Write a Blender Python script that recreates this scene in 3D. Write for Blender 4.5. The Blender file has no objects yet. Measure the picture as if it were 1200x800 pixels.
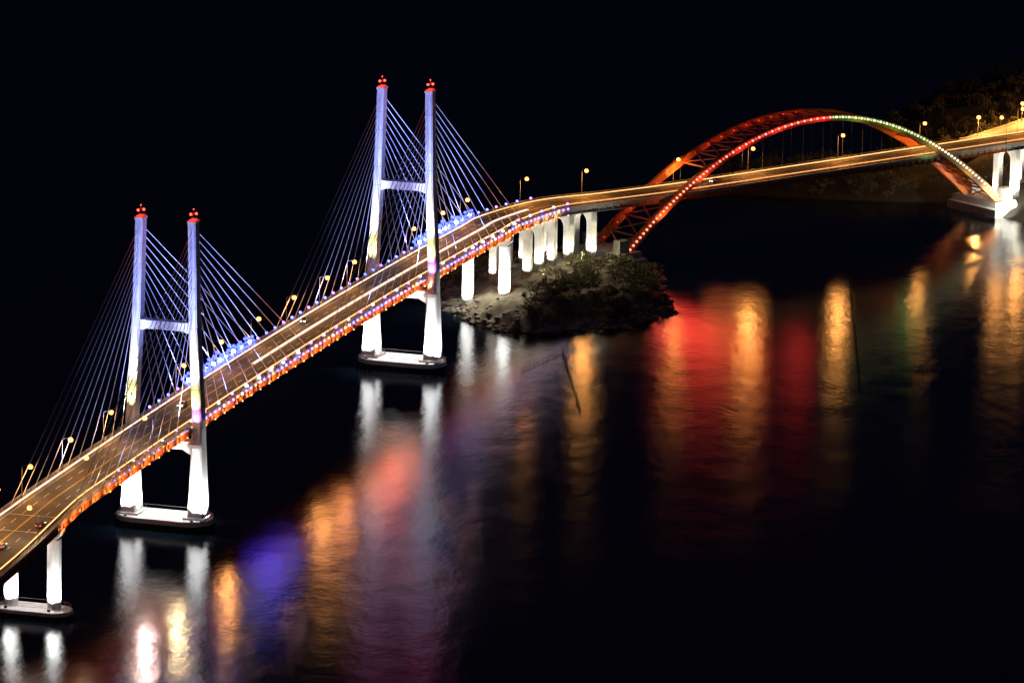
import bpy, math, random
from mathutils import Vector, Matrix, noise
random.seed(7)
R=random.random
def U(a,b): return a+(b-a)*R()
scene=bpy.context.scene
COL=scene.collection

# ------------------------------------------------------------ materials
def newmat(name):
    m=bpy.data.materials.new(name); m.use_nodes=True
    nt=m.node_tree; nt.nodes.clear()
    out=nt.nodes.new('ShaderNodeOutputMaterial')
    return m,nt,out
def surf(name,c1,c2,rough=.7,scale=.4,metal=0.,bump=.0,detail=6,bscale=None):
    m,nt,out=newmat(name)
    p=nt.nodes.new('ShaderNodeBsdfPrincipled')
    tc=nt.nodes.new('ShaderNodeTexCoord'); n=nt.nodes.new('ShaderNodeTexNoise')
    n.inputs['Scale'].default_value=scale; n.inputs['Detail'].default_value=detail
    n.inputs['Roughness'].default_value=.65
    r=nt.nodes.new('ShaderNodeValToRGB')
    r.color_ramp.elements[0].position=.32; r.color_ramp.elements[1].position=.68
    r.color_ramp.elements[0].color=(*c1,1); r.color_ramp.elements[1].color=(*c2,1)
    nt.links.new(tc.outputs['Object'],n.inputs['Vector']); nt.links.new(n.outputs['Fac'],r.inputs['Fac'])
    nt.links.new(r.outputs['Color'],p.inputs['Base Color'])
    p.inputs['Roughness'].default_value=rough; p.inputs['Metallic'].default_value=metal
    if bump:
        n2=nt.nodes.new('ShaderNodeTexNoise'); n2.inputs['Scale'].default_value=bscale or scale*4; n2.inputs['Detail'].default_value=4
        nt.links.new(tc.outputs['Object'],n2.inputs['Vector'])
        b=nt.nodes.new('ShaderNodeBump'); b.inputs['Strength'].default_value=bump
        nt.links.new(n2.outputs['Fac'],b.inputs['Height']); nt.links.new(b.outputs['Normal'],p.inputs['Normal'])
    nt.links.new(p.outputs['BSDF'],out.inputs['Surface'])
    return m
def emis(name,c,s):
    m,nt,out=newmat(name)
    e=nt.nodes.new('ShaderNodeEmission'); e.inputs['Color'].default_value=(*c,1); e.inputs['Strength'].default_value=s
    nt.links.new(e.outputs[0],out.inputs['Surface']); return m
M={}
M['asphalt']=surf('asphalt',(.045,.043,.041),(.115,.11,.102),.8,.09,bump=.1)
M['concrete']=surf('concrete',(.34,.32,.29),(.5,.48,.45),.8,.25,bump=.1)
M['tower']=surf('white_painted_steel',(.62,.63,.66),(.8,.8,.82),.5,.18)
M['orange']=surf('orange_painted_steel',(.5,.13,.03),(.66,.2,.05),.5,.3)
M['rail']=surf('galvanised_rail',(.3,.3,.3),(.5,.5,.5),.45,.5,.2)
M['cable']=surf('white_cable_sheath',(.7,.7,.72),(.8,.8,.82),.45,.2)
M['whiteline']=surf('white_road_paint',(.6,.6,.58),(.8,.8,.78),.6,1.5)
M['yellowline']=surf('yellow_road_paint',(.6,.38,.04),(.75,.5,.08),.6,1.5)
M['rubber']=surf('fender_rubber',(.012,.012,.012),(.03,.03,.03),.8,.8)
M['dark']=surf('dark_metal',(.05,.05,.055),(.09,.09,.09),.5,1.)
M['pole']=surf('lamp_pole_paint',(.12,.12,.12),(.18,.18,.18),.5,1.)
M['soil']=surf('rocky_ground',(.05,.045,.03),(.17,.15,.11),.95,.22,bump=1.,bscale=.8,detail=9)
M['rock']=surf('shore_rock',(.09,.085,.07),(.22,.2,.17),.9,.5,bump=.6)
M['soil2']=surf('scrub_ground',(.012,.012,.008),(.034,.03,.018),.95,.15,bump=.8,bscale=.5)
M['leaf']=surf('foliage',(.05,.05,.02),(.11,.10,.045),.9,.5)
M['leafd']=surf('pine_foliage',(.035,.045,.02),(.085,.085,.035),.9,.5)
M['bark']=surf('bark',(.06,.045,.03),(.1,.08,.06),.9,2)
M['stake']=surf('oak_stake',(.012,.01,.008),(.03,.025,.02),.9,1)
M['glass']=surf('car_glass',(.01,.01,.012),(.02,.02,.025),.1,1)
E={}
E['red']=emis('led_red',(1,.06,.045),2.2)
E['redp']=emis('led_red_pale',(1,.30,.24),2.6)
E['redo']=emis('led_red_orange',(1,.30,.14),2.6)
E['green']=emis('led_green_white',(.42,1,.26),1.3)
E['gwhite']=emis('led_pale_green',(.75,1,.62),2.4)
E['blue']=emis('led_blue',(.08,.12,1),10)
E['violet']=emis('led_violet',(.42,.16,1),6)
E['white']=emis('led_white',(.75,.8,1),6)
E['warm']=emis('led_warm',(1,.45,.16),4)
E['sodium']=emis('sodium_lens',(1,.38,.08),6)
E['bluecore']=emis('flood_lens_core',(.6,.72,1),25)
E['bluewhite']=emis('flood_halo_blue',(.05,.08,1),6)  # glow colour of the imitated halo round each lens
E['beacon']=emis('beacon_red',(1,.05,.03),7)
E['strip']=emis('trail_glow_strip',(1,.40,.13),3.4)  # added glow in place of car light trails
E['strip2']=emis('trail_glow_strip_pale',(1,.60,.42),3.4)
E['strip3']=emis('median_trail_glow',(1,.68,.54),2.6)  # added glow for the light streaks along the median
E['head']=emis('car_headlight',(1,.9,.75),15)
E['tail']=emis('car_taillight',(1,.03,.02),8)

# ------------------------------------------------------------ geometry helper
class G:
    def __init__(s): s.v=[]; s.f=[]; s.m=[]; s.mats=[]
    def mi(s,mat):
        if mat not in s.mats: s.mats.append(mat)
        return s.mats.index(mat)
    def face(s,pts,mat):
        n=len(s.v); s.v+= [tuple(p) for p in pts]; s.f.append(tuple(range(n,n+len(pts)))); s.m.append(s.mi(mat))
    def box(s,c,ax,ay,az,hx,hy,hz,mat):
        c=Vector(c); ax=Vector(ax).normalized()*hx; ay=Vector(ay).normalized()*hy; az=Vector(az).normalized()*hz
        n=len(s.v)
        for k in(-1,1):
            for a,b in((-1,-1),(1,-1),(1,1),(-1,1)): s.v.append(tuple(c+ax*a+ay*b+az*k))
        for q in((3,2,1,0),(4,5,6,7),(0,1,5,4),(1,2,6,5),(2,3,7,6),(3,0,4,7)):
            s.f.append(tuple(n+i for i in q)); s.m.append(s.mi(mat))
    def loft(s,secs,mat,cap=True):
        k=len(secs[0]); n=len(s.v); mi=s.mi(mat)
        for sec in secs: s.v+=[tuple(p) for p in sec]
        for i in range(len(secs)-1):
            for j in range(k):
                a=n+i*k+j; b=n+i*k+(j+1)%k
                s.f.append((a,b,b+k,a+k)); s.m.append(mi)
        if cap:
            s.f.append(tuple(n+j for j in reversed(range(k)))); s.m.append(mi)
            s.f.append(tuple(n+(len(secs)-1)*k+j for j in range(k))); s.m.append(mi)
    def tube(s,p0,p1,r0,r1,mat,n=6):
        p0=Vector(p0);p1=Vector(p1); d=(p1-p0).normalized()
        a=d.orthogonal().normalized(); b=d.cross(a)
        s.loft([[p+(a*math.cos(2*math.pi*i/n)+b*math.sin(2*math.pi*i/n))*r for i in range(n)] for p,r in((p0,r0),(p1,r1))],mat)
    def ball(s,c,r,mat,n=6,jit=0,sq=1):
        c=Vector(c); secs=[]
        for i in range(1,4):
            t=math.pi*i/4
            secs.append([c+Vector((math.sin(t)*math.cos(2*math.pi*j/n),math.sin(t)*math.sin(2*math.pi*j/n),-math.cos(t)*sq))*r*(1+U(-jit,jit)) for j in range(n)])
        s.loft(secs,mat)
    def obj(s,name,parent=None,smooth=False):
        me=bpy.data.meshes.new(name); me.from_pydata(s.v,[],s.f)
        for m in s.mats: me.materials.append(m)
        me.polygons.foreach_set('material_index',s.m)
        if smooth: me.polygons.foreach_set('use_smooth',[True]*len(s.f))
        me.update()
        o=bpy.data.objects.new(name,me); COL.objects.link(o)
        if parent: o.parent=parent
        return o
def empty(name,loc=(0,0,0)):
    o=bpy.data.objects.new(name,None); COL.objects.link(o); o.location=loc; return o
def V(*a): return Vector(a)
def spot(name,loc,tgt,P,col,ang=60,rad=.4,parent=None,blend=.5):
    l=bpy.data.lights.new(name,'SPOT'); l.energy=P; l.color=col; l.spot_size=math.radians(ang); l.spot_blend=blend; l.shadow_soft_size=rad
    o=bpy.data.objects.new(name,l); COL.objects.link(o)
    loc=Vector(loc); d=(Vector(tgt)-loc).normalized()
    o.location=loc; o.rotation_euler=d.to_track_quat('-Z','Y').to_euler()
    if parent: o.parent=parent
    return o
def point(name,loc,P,col,rad=.3,parent=None):
    l=bpy.data.lights.new(name,'POINT'); l.energy=P; l.color=col; l.shadow_soft_size=rad
    o=bpy.data.objects.new(name,l); COL.objects.link(o); o.location=loc
    if parent: o.parent=parent
    return o
Z=V(0,0,1)

# ------------------------------------------------------------ alignment of the roadway
def lineX(Y): return -100.5+.3052*(Y-1936.4)
def prof(Y): return 31.9-((Y-2043)/227)**2*3.8
cps=[V(lineX(Y)+max(0,1850-Y)*.045,Y,max(prof(Y),25.6)) for Y in range(1650,2261,20)]
cps+=[V(11.5,2288,26.3),V(33.3,2307.8,25.5),V(60,2330.4,25),V(100,2364.3,25),V(135,2394,25),V(170.1,2423.8,25),V(200,2449.2,25),V(230,2474.6,25),V(262,2508,25),V(290,2550,25)]
dense=[]
for i in range(len(cps)-1):
    p0=cps[max(i-1,0)];p1=cps[i];p2=cps[i+1];p3=cps[min(i+2,len(cps)-1)]
    for k in range(30):
        t=k/30
        dense.append(.5*((2*p1)+(p2-p0)*t+(2*p0-5*p1+4*p2-p3)*t*t+(3*p1-p0-3*p2+p3)*t**3))
dense.append(cps[-1])
STEP=1.0
path=[dense[0]]; acc=0
for a,b in zip(dense,dense[1:]):
    L=(b-a).length; pos=STEP-acc
    while pos<=L: path.append(a.lerp(b,pos/L)); pos+=STEP
    acc=L-(pos-STEP)
N=len(path)
tang=[]; rgt=[]
for i in range(N):
    d=path[min(i+4,N-1)]-path[max(i-4,0)]; d.z=0; d.normalize(); tang.append(d); rgt.append(V(d.y,-d.x,0))
def idxY(Y): return min(range(N),key=lambda i:abs(path[i].y-Y))
iS=idxY(2256); iA=idxY(2308)
W0=8.4
def hw(i):
    if i<=iS:
        f=min(1,max(0,(1860-path[i].y)/75)); return W0+2.4*f*f*(3-2*f)
    if i>=iA: return 6.6
    t=(i-iS)/(iA-iS); return W0+(6.6-W0)*t
def at(i,k,c,z): 
    i=max(0,min(N-1,i)); return path[i]+rgt[i]*(k*hw(i)+c)+Z*z
def sweep(g,prof_,i0,i1,mat,step=2,cap=True):
    ids=list(range(i0,i1,step))+[i1]
    g.loft([[at(i,*p) for p in prof_] for i in ids],mat,cap)
b=V(.2919,.9564,0).normalized(); t=V(b.y,-b.x,0)
i0=0; iE=N-1
iAs=iA-2; iAe=idxY(2426)

def build_deck(name,i0,i1,parent,side='orange'):
    g=G()
    sweep(g,[(-1,0.5,-.35),(1,-.5,-.35),(1,-.5,0),(-1,.5,0)],i0,i1,M['asphalt'])
    sweep(g,[(-.55,0,-2.5),(.55,0,-2.5),(.93,0,-.37),(-.93,0,-.37)],i0,i1,M[side])
    for s in(-1,1):
        a=[(s,s*-.5,-.9),(s,s*.35,-.9),(s,s*.35,.18),(s,s*-.5,.18)]
        sweep(g,a,i0,i1,M['concrete'])
        sweep(g,[(s,s*-.1,-2.3),(s,s*.22,-2.3),(s,s*.22,-.92),(s,s*-.1,-.92)],i0,i1,M[side])
        sweep(g,[(s,s*-.25,-2.45),(s,s*.5,-2.45),(s,s*.5,-2.31),(s,s*-.25,-2.31)],i0,i1,M[side])
        sweep(g,[(s,s*-1.7,.0),(s,s*-1.25,.0),(s,s*-1.35,.75),(s,s*-1.6,.75)],i0,i1,M['concrete'])
        for h in(.55,.9,1.25):
            sweep(g,[(s,s*.08,h),(s,s*.18,h),(s,s*.18,h+.09),(s,s*.08,h+.09)],i0,i1,M['rail'])
        for i in range(i0,i1,3):
            g.box(at(i,s,s*.13,.72),rgt[i],tang[i],Z,.06,.06,.54,M['rail'])
            g.box(at(i,s,s*.36,-1.6),rgt[i],tang[i],Z,.13,.06,.69,M[side])
        for i in range(i0,i1,6):
            g.box(at(i,s*.8,0,-1.5),rgt[i],tang[i],Z,1.6,.12,.7,M[side])
    g.obj('deck',parent)
    g=G()
    for c in(-.22,.08):
        sweep(g,[(0,c,.01),(0,c+.16,.01),(0,c+.16,.02),(0,c,.02)],i0,i1,M['yellowline'])
    for s in(-1,1):
        sweep(g,[(s,s*-2.15-.08,.01),(s,s*-2.15+.08,.01),(s,s*-2.15+.08,.02),(s,s*-2.15-.08,.02)],i0,i1,M['whiteline'])
        for i in range(i0,i1-4,9):
            k=s*.38
            g.loft([[at(j,k,-.09,.01),at(j,k,.09,.01),at(j,k,.09,.02),at(j,k,-.09,.02)] for j in(i,i+2,i+4)],M['whiteline'])
    g.obj('lane_markings',parent)

bridge=empty('cable_stayed_bridge')
arch=empty('arch_bridge')
build_deck('deck',i0,iS,bridge)
via=empty('island_viaduct'); build_deck('deck',iS,iAs,via,'concrete')
build_deck('deck',iAs,iAe,arch)
via2=empty('approach_viaduct'); build_deck('deck',iAe,iE,via2,'concrete')
g=G()
for Y in(1832,1816,2238,2256):
    i=idxY(Y); g.box(at(i,0,0,.03),rgt[i],tang[i],Z,hw(i)-1.75,.25,.012,M['rail'])
g.obj('expansion_joints',bridge)

# ------------------------------------------------------------ terrain functions
def isl_h(x,y):
    d=(abs(x-14)/40)**2.5+(abs(y-2264)/60)**2.5
    n=noise.noise(V(x*.04,y*.03,1.5))*.42+noise.noise(V(x*.12,y*.12,3))*.2+noise.noise(V(x*.4,y*.4,9))*.07
    d+=n
    if x<0: d+=.25*min(1,-x/20)
    h=9*(1-d) if d<1.6 else -6
    h=max(-4,h if h<6.5 else 6.5+(h-6.5)*.3)
    return h+(noise.noise(V(x*.3,y*.3,5))*1.2+noise.noise(V(x*.9,y*.9,5))*.5 if h>-1 else 0)
def land_h(x,y):
    d=(abs(x-272)/132)**2.5+(abs(y-2522)/134)**2.5
    d2=(abs(x-150)/95)**2.5+(abs(y-2468)/34)**2.5+.25
    if y>2522 : d=(abs(x-272)/132)**2.5+(abs(y-2522)/200)**2.5
    n=noise.noise(V(x*.02,y*.02,7))*.2+noise.noise(V(x*.07,y*.07,2))*.1
    h=max(24*(1-d-n*.8),8*(1-d2-n))
    return max(-4,h+(noise.noise(V(x*.3,y*.3,5))*.9 if h>0 else 0))
def ground(x,y): return max(isl_h(x,y) if x<75 else -4, land_h(x,y),0)

# ------------------------------------------------------------ towers
def stadium(c,ax,ay,L,W,n=10):
    pts=[]
    for k in range(n+1):
        a=-math.pi/2+math.pi*k/n; pts.append(c+ax*(L-W)+ax*W*math.cos(a)+ay*W*math.sin(a))
    for k in range(n+1):
        a=math.pi/2+math.pi*k/n; pts.append(c-ax*(L-W)+ax*W*math.cos(a)+ay*W*math.sin(a))
    return pts
def pedestal(g,c,L,W,h):
    g.loft([stadium(c+Z*z,t,b,L+e,W+e) for z,e in((-3,0),(h*.55,0))],M['rubber'])
    g.loft([stadium(c+Z*z,t,b,L+e,W+e) for z,e in((h*.55,.3),(h-.15,.3),(h,.15))],M['tower'])
    for k in range(0,22,1):
        pts=stadium(c,t,b,L+.35,W+.35); p=pts[k]
        g.box(p+Z*h*.27,t,b,Z,.35,.35,h*.27,M['rubber'])
    rp=stadium(c+Z*h,t,b,L-.2,W-.2)
    for k in range(22):
        g.tube(rp[k],rp[k]+Z*1.1,.05,.05,M['rail'],4); g.tube(rp[k]+Z*1.1,rp[(k+1)%22]+Z*1.1,.05,.05,M['rail'],4)
def leg_sec(c,hx,hy,ch=.45):
    P=[(-hx+ch,-hy),(hx-ch,-hy),(hx,-hy+ch),(hx,hy-ch),(hx-ch,hy),(-hx+ch,hy),(-hx,hy-ch),(-hx,-hy+ch)]
    return [c+t*x+b*y for x,y in P]
def tower(base,iT):
    base=V(base[0],base[1],0)
    g=G(); pedestal(g,base,14.3,6.2,3.4); g.obj('pedestal',bridge)
    g=G()
    lv=[(3.3,10.3,2.5,3.4),(12,10.35,2.1,2.9),(26,10.3,1.6,2.5),(33,10.3,1.45,2.35),(60,8.8,1.3,2.2),(91,8.1,1.2,2.0)]
    for s in(-1,1):
        g.loft([leg_sec(base+t*s*o+Z*z,hx,hy) for z,o,hx,hy in lv],M['tower'])
        g.loft([leg_sec(base+t*s*8.1+Z*z,hx,hy,.3) for z,hx,hy in((91.01,1.35,2.15),(91.6,1.35,2.15),(92.1,.9,1.5))],M['tower'])
        g.box(base+t*s*10.3+Z*3.7,t,b,Z,3.3,4.2,.3,M['tower'])
        for z in range(36,90,6):
            o=10.3+(8.8-10.3)*(z-33)/27 if z<60 else 8.8+(8.1-8.8)*(z-60)/31
            hx=1.45+(1.2-1.45)*(z-33)/58; hy=2.35+(2.0-2.35)*(z-33)/58
            g.loft([leg_sec(base+t*s*o+Z*(z+q),hx+.03,hy+.03) for q in(-.06,.06)],M['rail'])
    g.loft([[base+t*x+b*y+Z*z for y,z in((-1.5,z0),(1.5,z0),(1.5,z1),(-1.5,z1))] for x,z0,z1 in((-7.7,58.2,61.6),(-5.5,58.9,61.4),(5.5,58.9,61.4),(7.7,58.2,61.6))],M['tower'])
    g.loft([[base+t*x+b*y+Z*z for y,z in((-2,z0),(2,z0),(2,z1),(-2,z1))] for x,z0,z1 in((-9.2,22.0,26.4),(-6,23.8,26.4),(6,23.8,26.4),(9.2,22.,26.4))],M['tower'])
    for s in(-1,1):
        g.box(base+t*s*10.5-b*3.2+Z*25.6,t,b,Z,2.2,1.2,.5,M['tower'])
    g.obj('tower',bridge)
    g=G()
    for s in(-1,1):
        for q in(-.8,.8):
            p=base+t*(s*8.1+q*.7)+b*q+Z*92.1
            g.tube(p,p+Z*1.4,.08,.06,M['dark']); g.ball(p+Z*1.5,.42,E['beacon'])
        p=base+t*s*8.1+Z*92.1
        g.tube(p,p+Z*3.0,.09,.03,M['dark']); g.ball(p+Z*2.9,.2,E['beacon'])
        point('beacon_lamp',p+Z*2.6-b*1.2,1100,(1,.05,.02),.2,bridge)
    g.obj('aviation_beacons',bridge)
    g=G()
    for s in(-1,1):
        for d in(-1,1):
            n=11
            for k in range(n):
                f=k/(n-1)
                dist=14+f*(88 if d<0 else 90)
                zt=66+f*22.5
                ob=8.8+(8.1-8.8)*((zt-60)/31)
                p0=base+t*s*ob+b*d*1.9+Z*zt
                i=iT+int(d*dist); 
                p1=at(i,s,s*.05,.3)
                g.tube(p0,p1,.11,.11,M['cable'],5)
                g.box(p1+Z*.2,rgt[i],tang[i],Z,.25,.5,.5,M['rail'])
    g.obj('stay_cables',bridge)
    g=G()
    for s in(-1,1):
        for off,px in((-5.4,0),(-5.2,3.3*s)):
            p=base+t*(s*10.3+px*.9)+b*off+Z*3.6
            g.box(p,t,b,Z,.45,.3,.3,M['dark'])
            spot('leg_floodlight',p+Z*.5,base+t*s*10.4+Z*22,90000,(1,.98,.93),75,.3,bridge)
        p=base+t*(13.9 if s>0 else -6.5)+b*(-1)+Z*3.8
        spot('leg_floodlight',p,base+t*s*10.4+Z*20,50000,(1,.98,.93),80,.3,bridge)
        c=at(iT-26,s,s*.9,1.0)
        g.box(c-Z*.3,t,b,Z,.5,.5,.3,M['dark'])
        spot('tower_floodlight',c+Z*.3,base+t*s*8.3+Z*80,290000,(.26,.32,1),32,.4,bridge,.8)
        spot('tower_floodlight',c+Z*.3+b*8,base+t*s*9.2+Z*54,105000,(.84,.87,1),32,.4,bridge,.9)
        c=at(iT-7,s,s*.9,.8)
        g.box(c-Z*.3,t,b,Z,.5,.5,.3,M['dark'])
        spot('tower_floodlight',c+Z*.3,base+t*s*10+Z*46,19000,(1,.9,.33),50,.4,bridge,.8)
    spot('tower_floodlight',at(iT-5,1,1.8,1.2),base+t*10.5+Z*36,4500,(.8,.15,1),70,.3,bridge,.8)
    for x in(-11,-4,4,11):
        spot('pedestal_floodlight',base+t*x*.85-b*1+Z*21.5,base+t*x-b*2+Z*3,14000,(1,.98,.93),100,.3,bridge)
    for k,dd in enumerate((46,52,57,62,68,73,79,86,93,101)):
        for s in(-1,1):
            c=at(iT+dd,s,s*.75,1.1)
            g.tube(c-Z*1.4,c,.08,.08,M['dark'])
            g.box(c+Z*.25,t,b,Z,.5,.3,.5,M['dark'])
            if s<0:
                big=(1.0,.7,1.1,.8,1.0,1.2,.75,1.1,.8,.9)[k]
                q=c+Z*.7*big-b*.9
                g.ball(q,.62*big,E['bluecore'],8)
                for a in range(8):  # added ring of glowing balls imitating the lamp's blue halo
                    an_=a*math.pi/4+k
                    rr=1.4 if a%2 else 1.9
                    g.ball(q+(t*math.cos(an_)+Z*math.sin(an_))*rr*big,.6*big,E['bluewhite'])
            elif k%2==0: g.ball(c+Z*.3-b*.5,.42,E['bluecore'])
    for s in(-1,1):
        for dd,P in((30,110000),(62,125000)):
            spot('cable_floodlight',at(iT+dd,s*.8,0,1.5),base+t*s*8+b*20+Z*75,P,(.20,.27,1),70,.3,bridge,.9)
        for dd,P in((-38,90000),(-70,90000)):
            spot('cable_floodlight',at(iT+dd,s*.8,0,1.5),base+t*s*8-b*22+Z*74,P,(.36,.42,1),70,.3,bridge,.9)
    g.obj('floodlight_fixtures',bridge)
T1=(-100.5,1936.4); T2=(-35.4,2149.7)
iT1=idxY(1936.4); iT2=idxY(2149.7)
tower(T1,iT1); tower(T2,iT2)

def side_pier(iP,z0,ped,name,P):
    g=G(); c=at(iP,0,0,0); c.z=0
    if ped: pedestal(g,c,11.3,4.6,2.6)
    top=path[iP].z-2.6
    for s in(-1,1):
        secs=[]
        for z,r in((z0,2.2),(z0+.6,2.0),(top-3.4,2.0)):
            secs.append([c+t*(s*6.4+r*math.cos(a*math.pi/6))+b*(r*math.sin(a*math.pi/6))+Z*z for a in range(12)])
        g.loft(secs,M['tower'])
    g.loft([[c+t*x+b*y+Z*z for y,z in((-1.9,z0_),(1.9,z0_),(1.9,top),(-1.9,top))] for x,z0_ in((-8.8,top-1.6),(-7.5,top-3.4),(7.5,top-3.4),(8.8,top-1.6))],M['concrete'])
    for s in(-1,1):
        p=c+t*s*6.4-b*(4.1 if ped else 7); p.z=max(z0,ground(p.x,p.y))+.9
        g.box(p-Z*.3,t,b,Z,.4,.3,.3,M['dark'])
        spot('pier_floodlight',p+Z*.2,c+t*s*6.4+Z*(z0+13),P,(1,.98,.9),90,.3,bridge)
        p=c+t*(s*6.4+5)-b*3; p.z=max(z0,ground(p.x,p.y))+1.1
        spot('pier_floodlight',p,c+t*s*6.4+Z*(z0+12),P*.6,(1,.98,.9),90,.3,bridge)
    g.obj('side_pier',bridge)
    if ped: 
        for x in(-7,0,7): spot('pedestal_floodlight',c+t*x-b*1+Z*20,c+t*x-b*2+Z*3,10000,(1,.98,.93),90,.3,bridge)
    else:
        for x in(-8,0,8): spot('ground_floodlight',c+t*x-b*2.5+Z*21,c+t*x-b*6+Z*1,14000,(1,.93,.72),100,.3,bridge)
side_pier(idxY(1832),2.5,True,'side_pier',36000)
side_pier(idxY(1740),2.5,True,'side_pier',10000)
side_pier(idxY(2237),1,False,'side_pier',34000)

# decorative LEDs along the deck
g=G()
cols=['violet','blue','white','blue','warm','violet','blue']
k=0
for i in range(iT1-70,iS+40,4):
    c=cols[(k*5+k//3)%7]; k+=1
    hot = i>iT1+8
    g.ball(at(i,1,.42,-.2),.45 if hot else .22,E[c] if hot else E[('warm','violet','blue')[k%3]])
    if k%2: g.ball(at(i,1,.62,-2.4),.24,E['warm'])
    if k%3==0: g.ball(at(i,1,.15,1.6),.45 if hot else .25,E['violet' if k%2 else 'white'])
    if k%2 and hot: g.ball(at(i,-1,-.2,1.6),.45,E[('violet','blue','blue')[k%3]])
g.obj('decorative_leds',bridge)
for parent,a,b_ in((bridge,i0,iS),(via,iS,iAs),(arch,iAs,iAe),(via2,iAe,iE)):  # glowing bars added along the barriers, standing in for car light trails
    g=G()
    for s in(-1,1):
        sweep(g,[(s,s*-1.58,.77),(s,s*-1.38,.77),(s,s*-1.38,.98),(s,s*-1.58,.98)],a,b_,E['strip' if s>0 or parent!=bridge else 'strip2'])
    g.obj('trail_glow_strip',parent)
g=G(); ia=idxY(2010)  # made-up glowing median bars, imitating the traffic's light streaks
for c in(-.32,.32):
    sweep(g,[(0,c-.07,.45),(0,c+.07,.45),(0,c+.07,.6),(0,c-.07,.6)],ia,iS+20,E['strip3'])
for i in range(ia,iS+20,4): g.box(at(i,0,0,.24),rgt[i],tang[i],Z,.42,.06,.21,M['rail'])
g.obj('added_median_glow_bars',bridge)
for i in range(iT1-110,iS+30,10):
    spot('fascia_light',at(i,1,2.0,-3.2),at(i,1,0,-1.2),2000,(1,.33,.09),150,.15,bridge,.6)

# ------------------------------------------------------------ street lamps
SOD=(1,.38,.08); SODM=(1,.43,.13)
def street_lamp(i,side,P=9000,col=SOD,h=9.0,rad=.4):
    root=empty('street_lamp',at(i,side,side*-.3,.18))
    g=G(); r=rgt[i]; inw=-r*side
    g.tube((0,0,0),Z*.8,.2,.18,M['dark'],8)
    g.tube(Z*.8,Z*h,.11,.07,M['pole'],8)
    prev=Z*h
    for k in range(1,6):
        a=k/5*math.pi/2
        p=Z*(h+.7*math.sin(a))+inw*(2.0*(1-math.cos(a)))
        g.tube(prev,p,.06,.05,M['pole'],6); prev=p
    hp=prev+inw*.5
    g.box(hp,inw,tang[i],Z,.6,.22,.1,M['dark'])
    g.box(hp-Z*.16,inw,tang[i],Z,.4,.18,.06,E['sodium'])
    g.ball(hp-Z*.35,.72,E['sodium'],8)
    g.obj('pole_and_head',root)
    spot('lamp_light',hp-Z*1.2,hp-Z*9,P,col,176,rad,root,.1)
for Y,s in((1722,-1),(1760,-1),(1800,-1),(1822,-1),(1846,-1),(1876,-1),(1908,-1),(1966,-1),(1998,-1),(2030,-1),(2062,-1),(2092,-1),(2118,-1),(2176,-1),(2206,-1),(2232,-1)):
    street_lamp(idxY(Y),s,6800,SODM)
for Y,s in((1808,1),(1860,1),(1905,1)):
    street_lamp(idxY(Y),s,4000,(1,.7,.45))
for Y,s in((2282,-1),(2303,-1)): street_lamp(idxY(Y),s,9000,SOD,9,1.5)
for Y,s,P in((2330,-1,3500),(2352,-1,9500),(2380,-1,9500),(2406,-1,8500),(2426,1,4000),(2438,-1,8000),(2460,-1,8000),(2490,-1,8000)): street_lamp(idxY(Y),s,P,SOD,9,2.2)

# ------------------------------------------------------------ arch bridge
A0=V(38.5,2301.7,7); A1=V(175.3,2417.7,4.5)
ad=(A1-A0); ad.z=0; AL=ad.length; ad.normalize(); an=V(-ad.y,ad.x,0)
def rib(u,side,lean=True):
    p=A0.lerp(A1,u); p.z+= 4*u*(1-u)*38.9
    inn=4*u*(1-u)*.9
    return p+an*((0+inn) if side==0 else (16.4-inn))
def rtan(u,s):
    return (rib(min(u+.005,1),s)-rib(max(u-.005,0),s)).normalized()
g=G(); NS=56
for s in(0,1):
    secs=[]
    for k in range(NS+1):
        u=k/NS; p=rib(u,s); T=rtan(u,s); nn=T.cross(an).normalized()
        d=1.0+.5*abs(2*u-1)
        secs.append([p+an*.7+nn*d,p-an*.7+nn*d,p-an*.7-nn*d,p+an*.7-nn*d])
    g.loft(secs,M['orange'])
    for k in range(2,NS-1):
        u=k/NS; p=rib(u,s)
        if p.z>27.5 and k%3==0: g.tube(p,V(p.x,p.y,25.2),.045,.045,M['pole'],5)
prev=None
for k in range(0,29):
    u=k/28; a=rib(u,0); c=rib(u,1)
    if 22<a.z<31 and prev is not None: prev=(a,c); continue
    g.tube(a+an*.7,c-an*.7,.42,.42,M['orange'],4)
    if prev and not(22<prev[0].z<31):
        g.tube(prev[0]+an*.7,c-an*.7,.3,.3,M['orange'],4)
        g.tube(prev[1]-an*.7,a+an*.7,.3,.3,M['orange'],4)
    prev=(a,c)
g.obj('arch_ribs',arch)
g=G()
nb=118
for k in range(nb+1):
    u=k/nb; p=rib(u,0); T=rtan(u,0); nn=T.cross(an).normalized()
    d=1.0+.5*abs(2*u-1)
    q=p-an*1.05-nn*(-d*.3)
    if u<.2: e='redo' if k%2 else 'redp'
    elif u<.53: e='red' if k%2 else 'redp'
    elif u<.8: e='green' if k%2 else 'gwhite'
    else: e='gwhite'
    g.ball(q,.43,E[e])
for k in range(0,46):
    u=.02+k/46*.5; p=rib(u,1)
    if k%3==0: g.ball(p-an*.9,.2,E['red'])
g.obj('arch_leds',arch)
for u,c,P in((.1,(1,.25,.06),1500),(.2,(1,.12,.04),1500),(.3,(1,.05,.03),1000),(.4,(1,.05,.03),900),(.5,(1,.05,.03),900),(.6,(.3,1,.15),600),(.7,(.3,1,.15),600),(.8,(.5,1,.3),700),(.9,(.6,1,.4),800)):
    p=rib(u,0); spot('rib_light',p-an*4-Z*3,p,P,c,150,.2,arch,.5)
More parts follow.
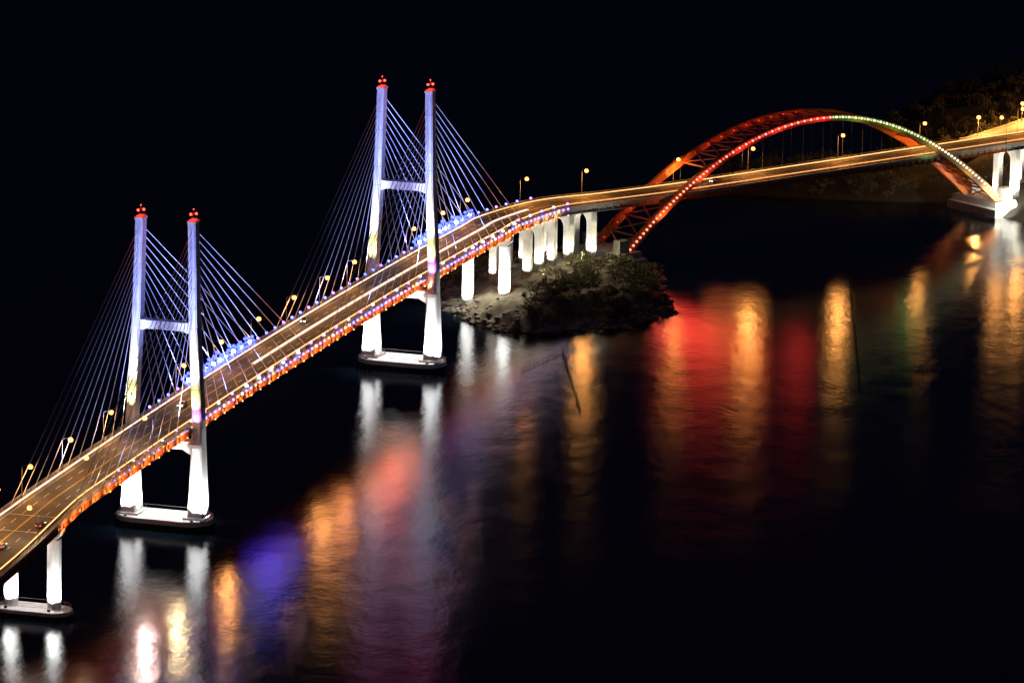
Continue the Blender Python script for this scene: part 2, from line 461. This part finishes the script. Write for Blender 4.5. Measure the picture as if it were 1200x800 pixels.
for u,c,P in((.12,(1,.27,.06),6000),(.2,(1,.27,.06),8000),(.3,(1,.11,.03),1700),(.4,(1,.08,.03),1400),(.5,(1,.08,.03),1000),(.62,(1,.17,.04),500),(.78,(1,.3,.08),800),(.9,(1,.35,.1),3000)):
    p=rib(u,1); q=V(p.x,p.y,max(26.5,p.z-9)) -an*5
    if u<.15 or u>.85: q=V(p.x,p.y,5)-an*9
    spot('arch_floodlight',q,p,P,c,95,.3,arch,.6)
# unseen spots added at the ribs to colour the water reflections
for u,c,P,r in((.09,(1,.06,.05),5500,5),(.14,(1,.05,.03),6500,6),(.19,(1,.05,.03),7000,6),(.25,(1,.08,.03),5500,6),(.33,(1,.06,.03),3500,6),(.45,(1,.05,.03),2500,6),(.75,(.2,.5,.1),900,5)):
    p=rib(u,0)-an*1.5-Z*1.5; spot('added_rib_water_spot',p,p+V(6,-30,-16),P,c,80,r,arch,.9)
g=G()
for P0,sg in((A0,1),(A1,-1)):
    c=P0+an*8.2; 
    g.loft([[c+ad*x+an*y+Z*z for x,y in((-e1,-e2),(e1,-e2),(e1,e2),(-e1,e2))] for z,e1,e2 in((-8,6.5,12.5),(-1.6,6.5,12.5),(-1.2,5.5,11.5),(.8,5.,11.))],M['concrete'])
    for s in(-1,1):
        g.box(c+an*s*8.2-ad*sg*2+Z*3,ad,an,Z,2.2,1.8,2.2,M['concrete'])
g.obj('arch_abutments',arch)
spot('abutment_floodlight',A1-an*12+ad*-6+Z*1,A1+an*6+Z*1,30000,(1,.98,.85),100,.3,arch)
spot('abutment_floodlight',A1-an*9+ad*8+Z*2,A1+an*3+Z*6,18000,(1,.98,.85),100,.3,arch)

# ------------------------------------------------------------ viaduct piers
def portal(i,zb,parent,P,wide=None):
    g=G(); c=path[i].copy(); c.z=0; T=tang[i]; r=rgt[i]; top=path[i].z-2.55
    w=hw(i)-.9; ow=w-2.6; sp=top-ow-1.2; th=1.2
    n=8
    inn=[(ow,zb),(ow,sp)]+[(ow*math.cos(math.pi*k/n),sp+ow*math.sin(math.pi*k/n)*.95) for k in range(1,n)]+[(-ow,sp),(-ow,zb)]
    out=[(w,zb),(w,sp)]+[(w if k<n/4 else (-w if k>3*n/4 else w*math.cos(math.pi*k/n)/math.cos(math.pi/4)), sp+(top-sp)*min(1,math.sin(math.pi*k/n)/math.sin(math.pi/4))) for k in range(1,n)]+[(-w,sp),(-w,zb)]
    for k in range(len(inn)-1):
        q=[inn[k],out[k],out[k+1],inn[k+1]]
        g.loft([[c+r*x+T*d+Z*z for x,z in q] for d in(-th,th)],M['concrete'])
    g.obj('pier',parent)
    def L(p,tg,P):
        p.z=ground(p.x,p.y)+1.2
        spot('pier_floodlight',p,tg,P,(1,.96,.80),95,.3,parent)
    L(c-T*4.3+r*(w-1),c+r*(w-1)+Z*(top-6),P)
    L(c-T*4.3-r*(w-1),c-r*(w-1)+Z*(top-6),P)
    L(c+r*(w+6)-T*1,c+r*w+Z*(top-7),P*.9)
    p=at(i,1,0,-3.4); spot('ground_floodlight',p,p+rgt[i]*7-Z*10,7500,(1,.85,.5),110,.3,parent)
ii=iS+5
while ii<iAs-2:
    portal(ii,isl_h(path[ii].x,path[ii].y)-1,via,12000); ii+=12
for dd in(7,19,31): 
    i=iAe+dd; portal(i,land_h(path[i].x,path[i].y)-1,via2,24000)

# ------------------------------------------------------------ terrain and water
def grid(name,fn,x0,x1,y0,y1,st,mat):
    nx=int((x1-x0)/st)+1; ny=int((y1-y0)/st)+1
    vs=[(x0+i*st,y0+j*st,fn(x0+i*st,y0+j*st)) for j in range(ny) for i in range(nx)]
    fs=[(j*nx+i,j*nx+i+1,(j+1)*nx+i+1,(j+1)*nx+i) for j in range(ny-1) for i in range(nx-1)]
    me=bpy.data.meshes.new(name); me.from_pydata(vs,[],fs); me.materials.append(mat)
    me.polygons.foreach_set('use_smooth',[True]*len(fs)); me.update()
    o=bpy.data.objects.new(name,me); COL.objects.link(o); return o
grid('rocky_island',isl_h,-40,72,2186,2345,1.0,M['soil'])
grid('headland_terrain',land_h,30,460,2370,2860,2.5,M['soil2'])
g=G(); c_=0
while c_<900:
    x=U(-35,66); y=U(2192,2340); h=isl_h(x,y)
    if -.7<h<1.6 or (x<3 and y<2262 and -.5<h<5 and R()<.25):
        g.ball(V(x,y,h+.1),U(.35,1.3)*(1 if h>1.6 else 1.1),M['rock'],6,.25,.6); c_+=1
g.obj('shore_rocks')

m,nt,out=newmat('sea_water')
tc=nt.nodes.new('ShaderNodeTexCoord')
def nz(scale,det,sx=1,sy=1):
    mp=nt.nodes.new('ShaderNodeMapping'); mp.inputs['Scale'].default_value=(sx,sy,1)
    n=nt.nodes.new('ShaderNodeTexNoise'); n.inputs['Scale'].default_value=scale; n.inputs['Detail'].default_value=det
    nt.links.new(tc.outputs['Object'],mp.inputs['Vector']); nt.links.new(mp.outputs['Vector'],n.inputs['Vector']); return n
n1=nz(.011,1,1,.6); n2=nz(.5,2,1,.6); n3=nz(.10,1,1,.5)
mr=nt.nodes.new('ShaderNodeMapRange'); mr.inputs['From Min'].default_value=.25; mr.inputs['From Max'].default_value=.75
mr.inputs['To Min'].default_value=.17; mr.inputs['To Max'].default_value=.235
nt.links.new(n1.outputs['Fac'],mr.inputs['Value'])
add=nt.nodes.new('ShaderNodeMath'); add.operation='MULTIPLY_ADD'; add.inputs[1].default_value=3.5
nt.links.new(n3.outputs['Fac'],add.inputs[0]); nt.links.new(n2.outputs['Fac'],add.inputs[2])
bp=nt.nodes.new('ShaderNodeBump'); bp.inputs['Strength'].default_value=.5; bp.inputs['Distance'].default_value=.105
nt.links.new(add.outputs[0],bp.inputs['Height'])
gl=nt.nodes.new('ShaderNodeBsdfGlossy'); gl.distribution='BECKMANN'; gl.inputs['Color'].default_value=(.95,.97,1,1)
nt.links.new(mr.outputs[0],gl.inputs['Roughness']); nt.links.new(bp.outputs['Normal'],gl.inputs['Normal'])
df=nt.nodes.new('ShaderNodeBsdfDiffuse'); df.inputs['Color'].default_value=(.003,.006,.010,1)
fr=nt.nodes.new('ShaderNodeFresnel'); fr.inputs['IOR'].default_value=1.33
mx=nt.nodes.new('ShaderNodeMixShader')
nt.links.new(fr.outputs[0],mx.inputs[0]); nt.links.new(df.outputs[0],mx.inputs[1]); nt.links.new(gl.outputs[0],mx.inputs[2])
nt.links.new(mx.outputs[0],out.inputs['Surface'])
g=G(); g.face([V(-9000,-3000,0),V(9000,-3000,0),V(9000,22000,0),V(-9000,22000,0)],m); g.obj('sea_water')

# ------------------------------------------------------------ trees
def trees(name,n,fn,x0,x1,y0,y1,hmin,zlim,leafn,skip=None,leaf='leaf',wf=(.35,.5)):
    g=G(); cnt=0; tries=0
    while cnt<n and tries<n*30:
        tries+=1; x=U(x0,x1); y=U(y0,y1); z=fn(x,y)
        if z<zlim: continue
        if skip and skip(x,y): continue
        cnt+=1
        H=U(hmin,hmin*1.9); w=H*U(*wf)
        base=V(x,y,z-.3); top=base+V(U(-.6,.6),U(-.6,.6),H*.75)
        g.tube(base,top,.13,.04,M['bark'],4)
        cl=[]
        for k in range(6):
            a=U(0,6.28); q=base.lerp(top,U(.35,.95)); e=q+V(math.cos(a)*w*U(.4,.9),math.sin(a)*w*U(.4,.9),U(.3,1)*H*.22)
            g.tube(q,e,.06,.02,M['bark'],3); cl.append(e)
        cl.append(top)
        for k in range(leafn):
            c=random.choice(cl)+V(random.gauss(0,w*.25),random.gauss(0,w*.25),random.gauss(0,H*.09))
            sz=U(.16,.42)
            a=V(U(-1,1),U(-1,1),U(-1,1)).normalized(); bb=a.orthogonal().normalized()
            g.face([c-a*sz,c-bb*sz*.6,c+a*sz,c+bb*sz*.6],M[leaf])
    g.obj(name)
near=[(p.x,p.y) for p in path[iS-30:iE:4]]
def onroad(x,y,r=11.5):
    return any((x-a)**2+(y-c)**2<r**2 for a,c in near)
hroad=[]
for k in range(30):
    f=k/29; x=166+80*f; y=2486+16*f+30*f*f
    hroad.append(V(x,y,land_h(x,y)))
for _ in range(4):
    hroad=[V(p.x,p.y,(hroad[max(j-1,0)].z+p.z+hroad[min(j+1,29)].z)/3) for j,p in enumerate(hroad)]
for p in hroad: p.z+=2.2
def onhill(x,y): return onroad(x,y,13) or any((x-p.x)**2+(y-p.y+5)**2<13**2 for p in hroad)
trees('island_trees',300,isl_h,-30,66,2200,2335,2.4,.8,110,lambda x,y: onroad(x,y) or (x<3 and y<2268),'leaf',(.45,.7))
trees('headland_trees',650,land_h,60,420,2395,2760,4,1.2,55,onhill,'leafd')
trees('shore_scrub',420,land_h,60,200,2425,2505,2.6,.5,45,onhill,'leafd',(.5,.8))

g=G()
for a,c in zip(hroad,hroad[1:]):
    d=(c-a).normalized(); s=V(d.y,-d.x,0).normalized()*6
    g.face([a-s,a+s,c+s,c-s],M['concrete'])
    g.box((a+c)/2+s*1.03-Z*1.6,d,s,Z,(c-a).length/2,.15,1.7,M['concrete'])
    g.box((a+c)/2-s*1.03-Z*.6,d,s,Z,(c-a).length/2,.15,1.6,M['concrete'])
g.obj('hill_road')
for k in(2,8,14,20,26):
    root=empty('street_lamp',hroad[k]+V(0,5,0)); g=G()
    g.tube((0,0,0),(0,0,8),.12,.08,M['pole']); g.tube((0,0,8),(0,-1.8,8.5),.07,.06,M['pole']); g.box((0,-2.1,8.5),V(1,0,0),V(0,1,0),Z,.2,.5,.1,M['dark']); g.ball((0,-2.1,8.15),.8,E['sodium'],8)
    g.obj('pole_and_head',root); point('lamp_light',V(0,-2.1,7.2),18000,SOD,.3,root)

# ------------------------------------------------------------ fishing weirs
def weir(pts):
    g=G()
    for a,c in zip(pts,pts[1:]):
        a=V(*a,0); c=V(*c,0); L=(c-a).length; n=int(L/1.6)
        for k in range(n+1):
            p=a.lerp(c,k/n)+V(U(-.3,.3),U(-.3,.3),0); g.tube(p-Z*1.5,p+Z*U(1.0,2.2)+V(U(-.2,.2),U(-.2,.2),0),.08,.06,M['stake'],4)
        g.tube(a+Z*.5,c+Z*.5,.08,.08,M['stake'],4)
    g.obj('fishing_weir')
weir([(3,2148),(16.6,2177),(22,2093)])
weir([(115.6,2296),(111.9,2133)])

# ------------------------------------------------------------ cars
def car(i,lat,col,fwd):
    d=tang[i]*fwd; r=V(d.y,-d.x,0)
    root=empty('car',at(i,0,lat,.02)); g=G()
    paint=surf('car_paint',tuple(c*.85 for c in col),col,.25,1)
    P=[(-2.2,.35),(2.2,.35),(2.25,.7),(1.2,.95),(.5,1.42),(-1.1,1.45),(-1.9,1.0),(-2.25,.9)]
    def sec(y,ins): return [d*x+r*y*(1 if z<1 else ins)+Z*z for x,z in P]
    g.loft([sec(-.88,.82),sec(-.6,.9),sec(.6,.9),sec(.88,.82)],paint)
    for s in(-1,1):
        g.face([d*x+r*s*.80+Z*z for x,z in((1.0,1.0),(.45,1.36),(-1.0,1.38),(-1.6,1.02))],M['glass'])
        for x in(-1.35,1.35):
            g.tube(d*x+r*s*.7+Z*.33,d*x+r*s*.92+Z*.33,.33,.33,M['rubber'],10)
        g.box(d*2.22+r*s*.62+Z*.66,d,r,Z,.06,.2,.09,E['head'])
        g.box(d*-2.25+r*s*.66+Z*.8,d,r,Z,.05,.18,.08,E['tail'])
    g.face([d*x+r*y+Z*z for x,y,z in((1.22,-.7,1.0),(1.22,.7,1.0),(.58,.62,1.42),(.58,-.62,1.42))],M['glass'])
    g.obj('body',root)
    spot('headlight_beam',d*2.4+Z*.7,d*14+Z*0,500,(1,.9,.75),50,.1,root)
for Y,lat,c,f in((1806,-5.6,(.5,.5,.52),-1),(1822,5.6,(.08,.08,.09),1),(1800,2.2,(.3,.3,.3),1),(1955,-2,(.6,.6,.6),-1),(2070,-5.,(.5,.5,.5),-1),(2190,-2,(.2,.2,.2),-1),(2340,-2,(.6,.6,.6),-1)):
    car(idxY(Y),lat,c,f)

# ------------------------------------------------------------ unseen coloured spots added off the deck edge to tint the water
def wash(i,c,P,par,h=-2.8,rad=2.5,dx=0):
    p=at(i,1,1.2,h); spot('added_deck_water_spot',p,p+V(dx,-30,-14),P,c,80,rad,par,.9)
for Y,c,P,r in((1897,(1,.66,.62),10000,.8),(1922,(1,.72,.38),9000,.8),(1964,(1,.38,.10),7000,.8),(1994,(.03,.03,1),3200,6),(2010,(.05,.03,1),2000,6),(2046,(1,.36,.08),6500,3.5),(2066,(1,.32,.08),5500,3.5),(2092,(1,.32,.10),3500,5),(2110,(1,.20,.10),5000,5),(2126,(1,.26,.16),3000,6)):
    wash(idxY(Y),c,P,bridge,-2.8,r)
for Y,c,P,h,r in((2337,(1,.2,.05),2500,-3,8),(2345,(1,.3,.06),3500,-1.5,7)):
    wash(idxY(Y),c,P,arch,h,r,6)

# ------------------------------------------------------------ world, moon, camera
w=bpy.data.worlds.new('World'); scene.world=w; w.use_nodes=True
nt=w.node_tree; bg=nt.nodes['Background']
sky=nt.nodes.new('ShaderNodeTexSky'); sky.sky_type='NISHITA'; sky.sun_disc=False; sky.sun_elevation=math.radians(-5); sky.sun_rotation=math.radians(200)
ad_=nt.nodes.new('ShaderNodeMixRGB'); ad_.blend_type='ADD'; ad_.inputs[0].default_value=1; ad_.inputs[2].default_value=(.024,.025,.095,1)
nt.links.new(sky.outputs[0],ad_.inputs[1]); nt.links.new(ad_.outputs[0],bg.inputs['Color']); bg.inputs['Strength'].default_value=.1
l=bpy.data.lights.new('moonlight','SUN'); l.energy=.01; l.angle=math.radians(.5); l.color=(.7,.8,1)
o=bpy.data.objects.new('moonlight',l); COL.objects.link(o); o.rotation_euler=(math.radians(50),0,math.radians(30))

cam=bpy.data.cameras.new('camera'); co=bpy.data.objects.new('camera',cam); COL.objects.link(co)
rho=math.radians(1.1); th=math.radians(12.6)
Rr=V(1,0,0); Uu=V(0,math.sin(th),math.cos(th)); B=V(0,-math.cos(th),math.sin(th))
X=Rr*math.cos(rho)+Uu*math.sin(rho); Yc=-Rr*math.sin(rho)+Uu*math.cos(rho)
co.matrix_world=Matrix(((X.x,Yc.x,B.x,0),(X.y,Yc.y,B.y,0),(X.z,Yc.z,B.z,490),(0,0,0,1)))
cam.sensor_width=36; cam.lens=240; cam.clip_start=5; cam.clip_end=30000
scene.camera=co
scene.view_settings.view_transform='Standard'; scene.view_settings.look='None'; scene.view_settings.exposure=0
